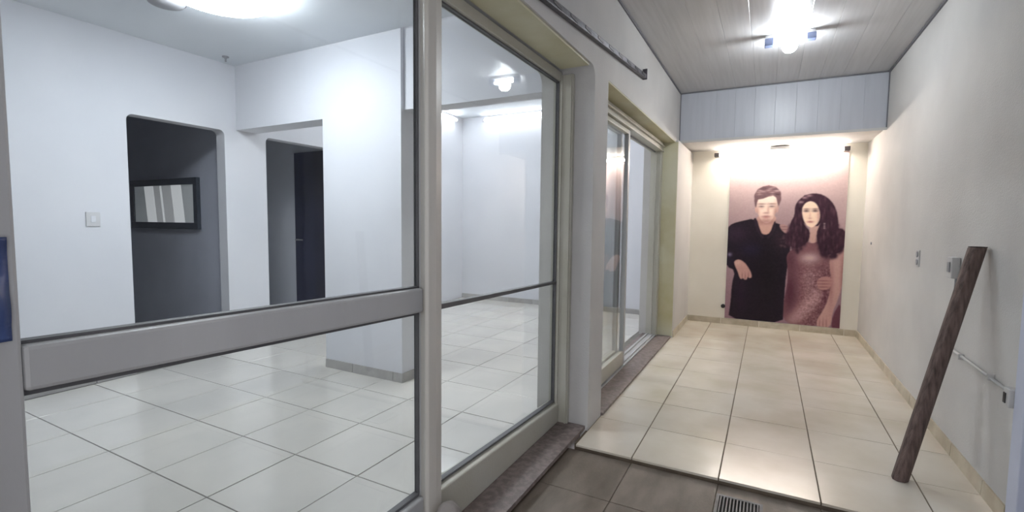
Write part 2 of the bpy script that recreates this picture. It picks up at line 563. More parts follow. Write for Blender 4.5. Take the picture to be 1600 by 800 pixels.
# ------------------------------------------------------------------ window_1: fixed pane right of the post
w1 = struct_root('window_1', (XG, 1.5, 0.03), 'tall fixed glass pane in a grey frame between post and pier', 'window')
bm = bmesh.new()
prism(bm, [(0, 0), (0.085, 0), (0.085, 0.0), (0.105, 0.012), (0.105, 0.075), (0.09, 0.10), (0, 0.10)], 'z', 0, 1)
bm.free()
bm = bmesh.new()                                              # the post: rounded front, seen from the corridor
prism(bm, [(-1.215, 1.472), (-1.15, 1.443), (-1.125, 1.428), (-1.112, 1.434), (-1.108, 1.475), (-1.112, 1.515), (-1.125, 1.528), (-1.215, 1.528)], 'z', 0.028, 2.20)
obj('post', bm, M_POST, w1, 0.004)
bm = bmesh.new()
hexa(bm, [(-1.21, 1.528, 0.028), (-1.135, 1.528, 0.028), (-1.135, 2.80, 0.028), (-1.21, 2.80, 0.028),
          (-1.21, 1.528, 0.215), (-1.135, 1.528, 0.205), (-1.135, 2.80, 0.145), (-1.21, 2.80, 0.155)])
obj('rail', bm, M_CREAMFRAME, w1, 0.006)
bm = bmesh.new()
hexa(bm, [(-1.19, 1.528, 0.213), (-1.165, 1.528, 0.213), (-1.165, 2.80, 0.153), (-1.19, 2.80, 0.153),
          (-1.19, 1.528, 0.222), (-1.165, 1.528, 0.222), (-1.165, 2.80, 0.162), (-1.19, 2.80, 0.162)])
obj('gasket', bm, M_FRAME_DK, w1)
bm = bmesh.new()
hexa(bm, [(-1.195, 1.528, 0.944), (-1.165, 1.528, 0.944), (-1.165, 2.815, 0.916), (-1.195, 2.815, 0.916),
          (-1.195, 1.528, 0.966), (-1.165, 1.528, 0.966), (-1.165, 2.815, 0.932), (-1.195, 2.815, 0.932)])
obj('glazing_bar', bm, M_FRAME_DK, w1, 0.002)
bm = bmesh.new()
bx(bm, -1.205, -1.075, 2.80, 2.829, 0.028, 2.20)
bx(bm, -1.155, -1.145, 2.79, 2.80, 0.028, 2.20)
bx(bm, -1.095, -1.085, 2.79, 2.80, 0.028, 2.20)
obj('jamb', bm, M_CREAMFRAME, w1)
bm = bmesh.new()
bx(bm, -1.205, -1.150, 1.528, 2.80, 2.165, 2.215)
obj('head', bm, M_CREAMFRAME, w1, 0.003)
box_obj('head_gasket', (-1.188, -1.166, 1.528, 2.80, 2.157, 2.165), M_FRAME_DK, w1)
box_obj('jamb_gasket', (-1.188, -1.166, 2.792, 2.80, 0.16, 2.157), M_FRAME_DK, w1)
bm = bmesh.new()
hexa(bm, [(-1.183, 1.53, 0.965), (-1.177, 1.53, 0.965), (-1.177, 2.792, 0.931), (-1.183, 2.792, 0.931),
          (-1.183, 1.53, 2.157), (-1.177, 1.53, 2.157), (-1.177, 2.792, 2.157), (-1.183, 2.792, 2.157)])
obj('pane', bm, M_GLASS, w1)
bm = bmesh.new()
hexa(bm, [(-1.183, 1.53, 0.221), (-1.177, 1.53, 0.221), (-1.177, 2.792, 0.161), (-1.183, 2.792, 0.161),
          (-1.183, 1.53, 0.945), (-1.177, 1.53, 0.945), (-1.177, 2.792, 0.917), (-1.183, 2.792, 0.917)])
obj('pane', bm, M_GLASS, w1)

# ------------------------------------------------------------------ door_1: glazed leaf on the left
d1 = struct_root('door_1', (XG, 0.9, 0.03), 'large glazed grey door leaf left of the post with a broad middle rail', 'door')


def zb(y):
    return 0.957 + (1.43 - y) * 0.032


def zt(y):
    return 1.048 + (1.43 - y) * 0.024


bm = bmesh.new()
ya, yb = 0.33, 1.44
hexa(bm, [(-1.205, ya, zb(ya)), (-1.14, ya, zb(ya)), (-1.14, yb, zb(yb)), (-1.205, yb, zb(yb)),
          (-1.205, ya, zt(ya)), (-1.14, ya, zt(ya)), (-1.14, yb, zt(yb)), (-1.205, yb, zt(yb))])
obj('middle_rail', bm, M_FRAME, d1, 0.008)
bm = bmesh.new()
hexa(bm, [(-1.19, ya, zb(ya) - 0.012), (-1.165, ya, zb(ya) - 0.012), (-1.165, yb, zb(yb) - 0.012), (-1.19, yb, zb(yb) - 0.012),
          (-1.19, ya, zb(ya)), (-1.165, ya, zb(ya)), (-1.165, yb, zb(yb)), (-1.19, yb, zb(yb))])
obj('gasket', bm, M_FRAME_DK, d1)
bm = bmesh.new()
hexa(bm, [(-1.19, ya, zt(ya)), (-1.165, ya, zt(ya)), (-1.165, yb, zt(yb)), (-1.19, yb, zt(yb)),
          (-1.19, ya, zt(ya) + 0.006), (-1.165, ya, zt(ya) + 0.006), (-1.165, yb, zt(yb) + 0.006), (-1.19, yb, zt(yb) + 0.006)])
obj('gasket', bm, M_FRAME_DK, d1)
box_obj('stile', (-1.205, -1.14, 0.19, 0.33, 0.03, 2.20), M_FRAME, d1, 0.006)
box_obj('stile', (-1.192, -1.160, 1.447, 1.4525, 0.03, 2.20), M_FRAME, d1)
box_obj('stile_gasket', (-1.188, -1.168, 1.441, 1.447, 0.23, 2.16), M_FRAME_DK, d1)
box_obj('bottom_rail', (-1.205, -1.14, 0.33, 1.445, 0.035, 0.225), M_FRAME, d1, 0.006)
box_obj('bottom_gasket', (-1.19, -1.165, 0.33, 1.441, 0.225, 0.236), M_FRAME_DK, d1)
box_obj('top_rail', (-1.205, -1.14, 0.33, 1.445, 2.14, 2.20), M_FRAME, d1, 0.006)
bm = bmesh.new()
hexa(bm, [(-1.183, ya, zt(ya)), (-1.177, ya, zt(ya)), (-1.177, 1.441, zt(1.441)), (-1.183, 1.441, zt(1.441)),
          (-1.183, ya, 2.14), (-1.177, ya, 2.14), (-1.177, 1.441, 2.14), (-1.183, 1.441, 2.14)])
obj('pane', bm, M_GLASS, d1)
bm = bmesh.new()
hexa(bm, [(-1.183, ya, 0.23), (-1.177, ya, 0.23), (-1.177, 1.441, 0.23), (-1.183, 1.441, 0.23),
          (-1.183, ya, zb(ya)), (-1.177, ya, zb(ya)), (-1.177, 1.441, zb(1.441)), (-1.183, 1.441, zb(1.441))])
obj('pane', bm, M_GLASS, d1)

# ------------------------------------------------------------------ door_2: sliding door further along, half open
d2 = struct_root('door_2', (-1.15, 4.4, 0.02), 'cream framed sliding glass door pushed half open', 'door')
bm = bmesh.new()
bx(bm, -1.205, -1.085, 3.101, 5.679, 2.115, 2.214)
bx(bm, -1.085, -1.06, 3.101, 5.679, 2.165, 2.18)
bx(bm, -1.085, -1.07, 3.101, 5.679, 2.115, 2.125)
obj('head_track', bm, M_CREAMFRAME, d2, 0.002)
box_obj('track_slot', (-1.165, -1.15, 4.26, 5.60, 2.106, 2.115), M_FRAME_DK, d2)
bm = bmesh.new()
bx(bm, -1.205, -1.085, 5.60, 5.667, 0.018, 2.115)
bx(bm, -1.15, -1.14, 5.585, 5.60, 0.018, 2.115)
bx(bm, -1.10, -1.092, 5.585, 5.60, 0.018, 2.115)
obj('jamb', bm, M_CREAMFRAME, d2)
bm = bmesh.new()
bx(bm, -1.205, -1.09, 3.101, 5.60, 0.018, 0.030)
bx(bm, -1.118, -1.112, 3.101, 5.60, 0.030, 0.042)
bx(bm, -1.178, -1.172, 3.101, 5.60, 0.030, 0.042)
obj('bottom_track', bm, M_FRAME, d2)
for xa, yo in ((-1.135, 0.0), (-1.195, -0.02)):
    lf = bpy.data.objects.new('sliding_leaf', None)
    COL.objects.link(lf)
    lf.parent = d2
    lf.matrix_parent_inverse = Matrix.Translation(-d2.location)
    lf.location = (xa, 3.11, 0.042)
    y1 = 4.25 + yo
    bm = bmesh.new(); bx(bm, xa, xa + 0.04, 3.11, 3.16, 0.043, 2.112); obj('stile', bm, M_CREAMFRAME, lf, 0.003)
    bm = bmesh.new(); bx(bm, xa, xa + 0.04, y1 - 0.05, y1, 0.043, 2.112); obj('stile', bm, M_FRAME, lf, 0.003)
    bm = bmesh.new(); bx(bm, xa, xa + 0.04, 3.16, y1 - 0.05, 0.043, 0.165); obj('rail', bm, M_CREAMFRAME, lf, 0.003)
    bm = bmesh.new(); bx(bm, xa, xa + 0.04, 3.16, y1 - 0.05, 2.075, 2.112); obj('rail', bm, M_CREAMFRAME, lf, 0.003)
    bm = bmesh.new(); bx(bm, xa + 0.017, xa + 0.023, 3.155, y1 - 0.045, 0.16, 2.08); obj('pane', bm, M_GLASS, lf)

# ------------------------------------------------------------------ lamps
# corridor: short batten with two dark end sockets and a bare bulb
E_CORR = emis('cool_white_bulb_glow', (0.90, 0.96, 1.0), CORRIDOR_LAMP)
L = thing('ceiling_lamp', 'short ceiling batten lamp with two dark sockets and a glaring bulb in the corridor', 'lamp', (0.09, 4.42, ZC))
box_obj('batten', (-0.08, 0.26, 4.395, 4.445, 2.772, 2.7985), M_WHITEPL, L, 0.004)
box_obj('socket', (-0.085, -0.02, 4.385, 4.455, 2.715, 2.772), M_BRACKET, L, 0.005)
box_obj('socket', (0.20, 0.265, 4.385, 4.455, 2.725, 2.772), M_BRACKET, L, 0.005)
bm = bmesh.new()
tube(bm, (-0.02, 4.42, 2.742), (0.20, 4.42, 2.742), 0.017)
obj('tube', bm, E_CORR, L, smooth=True)
bm = bmesh.new()
lathe(bm, [(0, -0.075), (0.03, -0.068), (0.05, -0.045), (0.056, -0.02), (0.048, 0.01), (0.03, 0.035), (0.02, 0.05), (0, 0.05)], 24, (0.09, 4.42, 2.722))
obj('bulb', bm, E_CORR, L, smooth=True)

# niche: tube over the poster
E_NICHE = emis('warm_white_tube_glow', (1.0, 0.92, 0.82), NICHE_TUBE)
L = thing('tube_lamp', 'bright fluorescent tube lamp above the poster on the end wall', 'lamp', (0.07, YB, 2.2))
box_obj('batten', (-0.60, 0.75, YB - 0.045, YB - 0.001, 2.205, 2.235), M_WHITEPL, L, 0.003)
box_obj('ballast_box', (-0.02, 0.20, YB - 0.15, YB - 0.045, 2.214, 2.256), M_WHITEPL, L, 0.004)
box_obj('socket', (-0.645, -0.585, YB - 0.135, YB - 0.02, 2.165, 2.215), M_SOCKET, L, 0.005)
box_obj('socket', (0.735, 0.795, YB - 0.135, YB - 0.02, 2.165, 2.215), M_SOCKET, L, 0.005)
bm = bmesh.new()
tube(bm, (-0.585, YB - 0.105, 2.188), (0.735, YB - 0.105, 2.188), 0.016)
obj('tube', bm, E_NICHE, L, smooth=True)

# back shop room: two tubes high on the walls
E_BACK = emis('cool_white_tube_glow', (0.93, 0.96, 1.0), BACK_TUBE)
L = thing('tube_lamp', 'fluorescent tube lamp on the far wall of the back shop room', 'lamp', (-2.9, 6.9, 2.97))
box_obj('batten', (-4.18, -1.75, 6.86, 6.899, 2.98, 3.01), M_WHITEPL, L, 0.003)
box_obj('socket', (-4.20, -4.16, 6.82, 6.88, 2.94, 2.985), M_WHITEPL, L, 0.003)
box_obj('socket', (-1.77, -1.73, 6.82, 6.88, 2.94, 2.985), M_WHITEPL, L, 0.003)
bm = bmesh.new(); tube(bm, (-4.16, 6.845, 2.962), (-1.77, 6.845, 2.962), 0.019); obj('tube', bm, E_BACK, L, smooth=True)
L = thing('tube_lamp', 'fluorescent tube lamp on the left wall of the back shop room', 'lamp', (XW, 5.4, 2.97))
box_obj('batten', (XW + 0.001, XW + 0.04, 4.25, 6.65, 2.98, 3.01), M_WHITEPL, L, 0.003)
box_obj('socket', (XW + 0.02, XW + 0.08, 4.23, 4.27, 2.94, 2.985), M_WHITEPL, L, 0.003)
box_obj('socket', (XW + 0.02, XW + 0.08, 6.63, 6.67, 2.94, 2.985), M_WHITEPL, L, 0.003)
bm = bmesh.new(); tube(bm, (XW + 0.055, 4.27, 2.962), (XW + 0.055, 6.63, 2.962), 0.019); obj('tube', bm, E_BACK, L, smooth=True)

# unseen round lamp added to brighten the back shop room
E_BFILL = emis('added_fill_lamp_glow', (0.93, 0.96, 1.0), BACK_FILL)
cx, cy = -2.95, 4.9
L = thing('ceiling_lamp', 'added round white ceiling lamp brightening the back shop room, unseen above the lintel', 'lamp', (cx, cy, 3.04))
bm = bmesh.new(); lathe(bm, [(0, -0.001), (0.20, -0.001), (0.205, -0.02), (0.20, -0.04), (0, -0.04)], 40, (cx, cy, 3.04)); obj('rim', bm, M_WHITEPL, L, smooth=True)
bm = bmesh.new(); lathe(bm, [(0.20, -0.041), (0.29, -0.055), (0.305, -0.07), (0.29, -0.09), (0.22, -0.112), (0.11, -0.126), (0, -0.13)], 48, (cx, cy, 3.04)); obj('diffuser', bm, E_BFILL, L, smooth=True)

# shop ceiling lamp and the unlit round one
E_SHOP = emis('cool_led_panel_glow', (0.90, 0.95, 1.0), SHOP_LAMP)
cx, cy = -3.12, 1.90
L = thing('ceiling_lamp', 'glaring round white ceiling lamp in the front shop room', 'lamp', (cx, cy, ZS))
bm = bmesh.new(); lathe(bm, [(0, -0.001), (0.20, -0.001), (0.205, -0.02), (0.20, -0.04), (0, -0.04)], 40, (cx, cy, ZS)); obj('rim', bm, M_WHITEPL, L, smooth=True)
bm = bmesh.new(); lathe(bm, [(0.20, -0.041), (0.29, -0.055), (0.305, -0.07), (0.29, -0.09), (0.22, -0.112), (0.11, -0.126), (0, -0.13)], 48, (cx, cy, ZS)); obj('diffuser', bm, E_SHOP, L, smooth=True)
cx, cy = -3.60, 1.835
L = thing('ceiling_lamp', 'unlit round grey ceiling lamp left of the glaring one in the shop', 'lamp', (cx, cy, ZS))
bm = bmesh.new(); lathe(bm, [(0, -0.001), (0.12, -0.001), (0.125, -0.02), (0.115, -0.04)], 32, (cx, cy, ZS)); obj('rim', bm, M_GREYPL, L, smooth=True)
bm = bmesh.new(); lathe(bm, [(0.114, -0.036), (0.10, -0.058), (0.06, -0.072), (0, -0.078)], 32, (cx, cy, ZS)); obj('diffuser', bm, M_GREYPL, L, smooth=True)

# ------------------------------------------------------------------ the poster (flat print: a man in a dark shirt and a woman in a sequin dress)
PW, PH = 200, 336


def inside(poly, X, Y):
    r = np.zeros(X.shape, bool)
    n = len(poly)
    j = n - 1
    for i in range(n):
        xi, yi = poly[i]; xj, yj = poly[j]
        c = ((yi > Y) != (yj > Y)) & (X < (xj - xi) * (Y - yi) / (yj - yi + 1e-9) + xi)
        r ^= c
        j = i
    return r


def smooth_poly(p, k=2):
    p = [np.array(q, float) for q in p]
    for _ in range(k):
        q = []
        for i in range(len(p)):
            a, b = p[i], p[(i + 1) % len(p)]
            q += [a * 0.75 + b * 0.25, a * 0.25 + b * 0.75]
        p = q
    return p


def blur(a, n=1):
    for _ in range(n):
        b = np.pad(a, ((1, 1), (1, 1)) + ((0, 0),) * (a.ndim - 2), 'edge')
        a = (b[:-2, 1:-1] + b[2:, 1:-1] + b[1:-1, :-2] + b[1:-1, 2:] + 2 * b[1:-1, 1:-1]) / 6.0
    return a


def paint_poster():
    SS = 2
    W, H = PW * SS, PH * SS
    u, v = np.meshgrid((np.arange(W) + 0.5) / W, (np.arange(H) + 0.5) / H)
    TL, TR, BL, BR = (58, -96), (645, -110), (50, 738), (612, 782)
    X = (1 - v) * ((1 - u) * TL[0] + u * TR[0]) + v * ((1 - u) * BL[0] + u * BR[0])
    Y = (1 - v) * ((1 - u) * TL[1] + u * TR[1]) + v * ((1 - u) * BL[1] + u * BR[1])
    I = np.zeros((H, W, 3))
    # studio background, lighter in the middle top
    t = np.clip((Y + 100) / 420, 0, 1)[..., None]
    I[:] = np.array((206, 186, 182)) * (1 - t) + np.array((176, 148, 152)) * t
    g = np.exp(-(((X - 350) / 110) ** 2 + ((Y - 230) / 120) ** 2))[..., None]
    I[:] = I * (1 - 0.35 * g) + np.array((146, 120, 126)) * 0.35 * g
    t = np.clip((Y - 420) / 200, 0, 1)[..., None]
    I[:] = I * (1 - t * 0.8) + np.array((150, 118, 130)) * t * 0.8

    def fill(poly, c, soft=1, k=2, alpha=1.0):
        m = blur(inside(smooth_poly(poly, k), X, Y).astype(float), soft)[..., None] * alpha
        I[:] = I * (1 - m) + np.array(c, float) * m
        return m[..., 0]

    def spot(x, y, rx, ry, c, a):
        m = (a * np.exp(-(((X - x) / rx) ** 2 + ((Y - y) / ry) ** 2)))[..., None]
        I[:] = I * (1 - m) + np.array(c, float) * m

    def tint(mask, x, y, rx, ry, c, a):
        m = (mask * a * np.exp(-(((X - x) / rx) ** 2 + ((Y - y) / ry) ** 2)))[..., None]
        I[:] = I * (1 - m) + np.array(c, float) * m
    hi = rng.random((H, W))
    lo = blur(rng.random((H, W)), 6); lo = (lo - lo.mean()) / lo.std()
    # faint washed-out strokes near the top edge
    for x0, x1, y0 in ((215, 300, -18), (405, 500, -30)):
        for x in np.arange(x0, x1, 17):
            spot(x, y0 + 4 * math.sin(x), 7, 3, (176, 160, 150), 0.55)
    # --- man
    fill([(205, 200), (305, 200), (300, 250), (285, 300), (262, 322), (232, 300), (206, 255)], (206, 164, 152))
    spot(252, 238, 52, 14, (150, 104, 98), 0.55)
    shirt = fill([(52, 268), (75, 246), (130, 232), (190, 220), (203, 250), (228, 296), (250, 306), (276, 296), (292, 240),
                  (340, 258), (372, 300), (378, 400), (360, 500), (352, 650), (348, 775), (70, 752), (82, 640), (84, 560),
                  (100, 490), (52, 468), (46, 400), (48, 320)], (34, 24, 36), 1, 1)
    tint(shirt, 95, 300, 60, 40, (54, 40, 58), 0.8)
    tint(shirt, 180, 380, 60, 30, (38, 34, 62), 0.6)
    tint(shirt, 130, 600, 30, 120, (44, 30, 48), 0.7)
    tint(shirt, 320, 330, 40, 60, (58, 42, 52), 0.6)
    tint(shirt, 270, 520, 60, 200, (24, 17, 22), 0.6)
    fill([(186, 222), (203, 216), (226, 286), (246, 318), (236, 326), (205, 280)], (46, 33, 46), 1, 1)   # collar
    fill([(292, 240), (302, 232), (300, 285), (268, 330), (256, 314), (282, 290)], (44, 31, 43), 1, 1)
    for k in range(40):
        spot(325 + 45 * rng.random(), 300 + 75 * rng.random(), 5, 4, (96, 70, 78), 0.5)
    face = fill([(200, 112), (240, 98), (290, 100), (308, 134), (306, 176), (298, 200), (286, 222), (272, 240), (254, 246), (238, 240), (222, 220), (208, 194), (199, 170)], (250, 226, 212), 1, 1)
    tint(face, 302, 196, 13, 46, (176, 126, 116), 0.85)
    tint(face, 204, 200, 12, 46, (186, 138, 128), 0.85)
    tint(face, 254, 232, 44, 16, (198, 150, 140), 0.6)
    tint(face, 252, 236, 40, 12, (176, 130, 122), 0.7)
    tint(face, 252, 214, 22, 10, (206, 160, 150), 0.6)
    for ex in (227, 280):
        tint(face, ex, 147, 21, 4, (128, 92, 88), 0.75)       # brow
        tint(face, ex, 160, 14, 4.5, (104, 74, 74), 0.85)     # eye
        tint(face, ex, 170, 16, 4, (212, 172, 160), 0.5)
    tint(face, 262, 178, 6, 22, (206, 164, 150), 0.7)
    tint(face, 252, 193, 15, 4.5, (172, 124, 116), 0.75)
    tint(face, 253, 211, 22, 4, (156, 96, 96), 0.8)
    tint(face, 253, 218, 15, 3.5, (206, 144, 138), 0.6)
    fill([(197, 150), (203, 172), (203, 198), (196, 186), (193, 164)], (214, 172, 160), 1, 1)
    fill([(309, 150), (315, 162), (311, 190), (305, 196)], (204, 160, 150), 1, 1)
    hair = fill([(190, 136), (188, 100), (205, 72), (232, 58), (262, 52), (300, 62), (324, 88), (326, 128), (314, 160), (306, 138),
                 (302, 116), (286, 106), (262, 110), (236, 120), (210, 124), (204, 140), (200, 166), (194, 158)], (112, 86, 90), 1, 0)
    for k in range(26):
        x = 205 + 110 * rng.random(); y = 62 + 46 * rng.random()
        tint(hair, x, y, 14, 3.5, (186, 160, 160) if rng.random() < 0.55 else (76, 54, 60), 0.6)
    # rolled cuff, watch, hand
    fill([(52, 402), (78, 392), (96, 432), (92, 462), (60, 468), (46, 450)], (36, 26, 42), 1, 1)
    spot(68, 406, 12, 10, (150, 138, 168), 0.8)
    hand = fill([(92, 440), (118, 430), (148, 446), (172, 478), (186, 506), (188, 526), (176, 530), (166, 522), (162, 538), (150, 538),
                 (142, 528), (134, 536), (124, 528), (112, 492), (96, 462)], (198, 154, 146), 1, 1)
    for k, (xa, ya) in enumerate(((138, 520), (154, 522), (170, 516))):
        tint(hand, xa, ya, 2.4, 18, (138, 92, 92), 0.8)
    tint(hand, 110, 450, 20, 14, (222, 184, 172), 0.6)
    # --- woman: hair mass behind, body, dress
    fill([(400, 300), (380, 345), (395, 372), (440, 372), (470, 330), (455, 280)], (60, 38, 52))
    sleeve = fill([(560, 300), (602, 268), (636, 288), (634, 346), (622, 384), (575, 418), (552, 380)], (70, 42, 56))
    fill([(465, 260), (515, 250), (512, 300), (520, 345), (496, 356), (462, 340), (470, 300)], (206, 168, 158))
    dress = fill([(356, 404), (400, 372), (452, 336), (480, 352), (512, 336), (560, 400), (578, 440), (566, 500), (580, 560), (570, 640),
                  (548, 710), (520, 780), (348, 768), (352, 650), (366, 560), (368, 480)], (128, 88, 94))
    tint(dress, 380, 430, 30, 60, (92, 54, 66), 0.8)
    tint(dress, 380, 600, 34, 110, (84, 44, 60), 0.85)
    tint(dress, 470, 424, 44, 26, (214, 184, 182), 0.95)
    tint(dress, 440, 365, 50, 20, (146, 102, 108), 0.7)
    tint(dress, 470, 540, 34, 90, (176, 138, 142), 0.6)
    for s in np.linspace(0, 1, 14):
        tint(dress, 520 - 125 * s, 600 + 150 * s, 34, 22, (192, 152, 154), 0.45)
    tint(dress, 545, 640, 18, 90, (108, 64, 76), 0.8)
    sp = blur(hi, 1); sp = (sp - sp.mean()) / sp.std()
    zone = (np.clip((Y - 430) / 60, 0, 1) * np.clip((X - 400) / 60, 0, 1) * dress)[..., None]
    I[:] = I + zone * (sp[..., None] * 17 + lo[..., None] * 9)
    arm = fill([(566, 412), (604, 398), (630, 372), (633, 450), (624, 540), (606, 630), (578, 706), (574, 782), (508, 782), (512, 735),
                (534, 700), (562, 630), (574, 540), (562, 460)], (200, 158, 152), 1, 1)
    tint(arm, 622, 520, 10, 140, (160, 112, 112), 0.7)
    tint(arm, 572, 560, 10, 110, (164, 114, 114), 0.7)
    for xa in (522, 538, 553):
        tint(arm, xa, 762, 2.6, 26, (148, 98, 100), 0.8)
    fill([(580, 716), (620, 640), (622, 790), (574, 790)], (112, 66, 80), 1, 1)
    hand2 = fill([(506, 532), (540, 516), (574, 522), (576, 560), (560, 584), (528, 588), (508, 574)], (186, 138, 134), 1, 1)
    for ya in (540, 556, 572):
        tint(hand2, 534, ya, 30, 2.6, (122, 76, 82), 0.8)
    # her hand on his shoulder
    h3 = fill([(318, 252), (346, 250), (370, 268), (374, 296), (352, 300), (330, 280)], (176, 138, 136), 1, 1)
    for ya in (264, 278):
        tint(h3, 345, ya, 20, 2.4, (112, 78, 82), 0.7)
    # hair over it
    hair2 = fill([(432, 150), (448, 128), (478, 122), (502, 140), (516, 176), (524, 226), (512, 262), (498, 300), (508, 350), (520, 396), (548, 412),
                  (586, 396), (604, 350), (602, 290), (600, 236), (590, 180), (566, 134), (528, 104), (486, 95), (446, 104), (412, 128),
                  (394, 160), (394, 206), (376, 240), (366, 286), (378, 330), (376, 366), (404, 378), (440, 362), (468, 328), (470, 286),
                  (446, 262), (432, 228), (426, 190)], (58, 34, 48), 1, 1)
    fill([(425, 108), (480, 98), (528, 140), (528, 262), (440, 262), (418, 180)], (58, 34, 48), 1, 1)
    for k in range(70):
        a = rng.random() * 2 * math.pi
        cxh, cyh = ((408 + 42 * math.cos(a), 316 + 66 * math.sin(a)) if k % 2 else (566 + 54 * math.cos(a), 340 + 76 * math.sin(a)))
        spot(cxh, cyh, 7 + 5 * rng.random(), 9 + 8 * rng.random(), (58, 34, 48), 0.9)
    for k in range(60):
        x = 365 + 80 * rng.random() if k % 2 else 520 + 100 * rng.random()
        spot(x, 250 + 150 * rng.random(), 5, 9, (92, 62, 76) if rng.random() < 0.5 else (38, 22, 32), 0.5)
    for k in range(90):
        x = 372 + 232 * rng.random(); y = 104 + 300 * rng.random()
        tint(hair2, x, y, 4, 16, (104, 72, 84) if rng.random() < 0.5 else (34, 18, 28), 0.6)
    for x, y in ((440, 118), (462, 108), (424, 140)):
        tint(hair2, x, y, 14, 6, (178, 150, 154), 0.8)
    f2 = fill([(428, 172), (444, 144), (470, 134), (496, 146), (512, 180), (516, 218), (506, 248), (484, 268), (464, 267), (446, 250), (432, 214)], (250, 222, 200))
    tint(f2, 510, 210, 10, 40, (206, 160, 150), 0.8)
    for ex, ey in ((450, 184), (492, 184)):
        tint(f2, ex, ey - 9, 15, 3, (96, 62, 62), 0.8)
        tint(f2, ex, ey + 1, 13, 5, (66, 40, 46), 0.9)
    tint(f2, 468, 208, 4, 18, (222, 182, 164), 0.7)
    tint(f2, 468, 222, 10, 3.5, (190, 140, 128), 0.7)
    tint(f2, 470, 240, 15, 4.5, (166, 84, 86), 0.85)
    for y in (250, 262, 272):
        spot(536, y, 4, 4, (222, 204, 200), 0.75)              # earring
    I = I + lo[..., None] * 2.0
    I = np.clip(blur(I, 1), 4, 250)
    I = I.reshape(PH, SS, PW, SS, 3).mean((1, 3))
    return I


img = paint_poster()
c = img / 255.0
clin = np.where(c <= 0.04045, c / 12.92, ((c + 0.055) / 1.055) ** 2.4)
px0, px1, pz0, pz1 = -0.455, 0.805, 0.082, 2.172
gx = np.linspace(px0, px1, PW + 1); gz = np.linspace(pz1, pz0, PH + 1)
XX, ZZ = np.meshgrid(gx, gz)
YF = YB - 0.008
verts = np.stack([XX.ravel(), np.full(XX.size, YF), ZZ.ravel()], 1)
ii, jj = np.meshgrid(np.arange(PW), np.arange(PH))
a = (jj * (PW + 1) + ii).ravel()
faces = np.stack([a, a + PW + 1, a + PW + 2, a + 1], 1)
me = bpy.data.meshes.new('poster')
nv = len(verts)
back = [(px0, YB - 0.001, pz1), (px1, YB - 0.001, pz1), (px1, YB - 0.001, pz0), (px0, YB - 0.001, pz0)]
cor = [0, PW, nv - 1, nv - 1 - PW]
flist = faces.tolist()
flist.append([nv, nv + 1, nv + 2, nv + 3])
for i in range(4):
    flist.append([cor[i], cor[(i + 1) % 4], nv + (i + 1) % 4, nv + i])
me.from_pydata(verts.tolist() + back, [], flist)
pad = np.pad(clin, ((0, 1), (0, 1), (0, 0)), 'edge')
pad = (pad + np.roll(pad, 1, 0) + np.roll(pad, 1, 1)) / 3.0
pad[0] = np.pad(clin, ((0, 1), (0, 1), (0, 0)), 'edge')[0]; pad[:, 0] = np.pad(clin, ((0, 1), (0, 1), (0, 0)), 'edge')[:, 0]
colr = np.ones((nv + 4, 4)); colr[:nv, :3] = pad.reshape(-1, 3); colr[nv:, :3] = 0.8
at = me.color_attributes.new('print', 'FLOAT_COLOR', 'POINT')
at.data.foreach_set('color', colr.astype(np.float32).ravel())
mp = bpy.data.materials.new('printed_poster')
mp.use_nodes = True
va = mp.node_tree.nodes.new('ShaderNodeVertexColor'); va.layer_name = 'print'
mp.node_tree.links.new(va.outputs['Color'], mp.node_tree.nodes['Principled BSDF'].inputs['Base Color'])
mp.node_tree.nodes['Principled BSDF'].inputs['Roughness'].default_value = 0.6
mp.node_tree.nodes['Principled BSDF'].inputs['Specular IOR Level'].default_value = 0.2
me.materials.append(mp)
po = bpy.data.objects.new('poster', me)
COL.objects.link(po)
tag(po, 'tall poster of a man in a dark shirt and a woman in a sequin dress', 'poster')
bm = bmesh.new()
tube(bm, (-0.478, YB - 0.001, 0.235), (-0.478, YB - 0.022, 0.235), 0.026, 20)
tube(bm, (-0.478, YB - 0.022, 0.235), (-0.478, YB - 0.03, 0.235), 0.026, 20, 0.018)
obj('wall_clip', bm, M_BLACK, po)

# ------------------------------------------------------------------ leaning timber post
b0, t0 = Vector((0.655, 3.06, 0.0)), Vector((0.937, 3.235, 1.205))
ax = (t0 - b0).normalized()
side = ax.cross(Vector((1, 0, 0))).normalized()
oth = side.cross(ax).normalized()
T = thing('timber_post', 'weathered brown timber post leaning against the right wall', 'post', b0)
hw = 0.037
bm = bmesh.new()
n_seg = 10
rings = []
for i in range(n_seg + 1):
    s = i / n_seg
    c0 = b0 + (t0 - b0) * s
    k = 1.0 + 0.04 * math.sin(7 * s)
    ring = []
    for q in range(8):
        an = math.pi / 4 * q + math.pi / 8
        rr = hw * 1.16 * k
        p = c0 + side * (math.copysign(min(abs(math.cos(an)) * rr, hw), math.cos(an))) + oth * (math.copysign(min(abs(math.sin(an)) * rr, hw * 0.9), math.sin(an)))
        if i == 0:                                            # foot sits flat on the tile
            p = p - ax * ((p.z - 0.0005) / ax.z)
        if i == n_seg:
            p = p - ax * ((p.z - 1.2) / ax.z)
        ring.append(bm.verts.new(p))
    rings.append(ring)
bm.faces.new(rings[0][::-1])
for r0, r1 in zip(rings, rings[1:]):
    for q in range(8):
        bm.faces.new((r0[q], r0[(q + 1) % 8], r1[(q + 1) % 8], r1[q]))
bm.faces.new(rings[-1])
obj('shaft', bm, M_WOOD, T, 0.004)
bm = bmesh.new()
cap = []
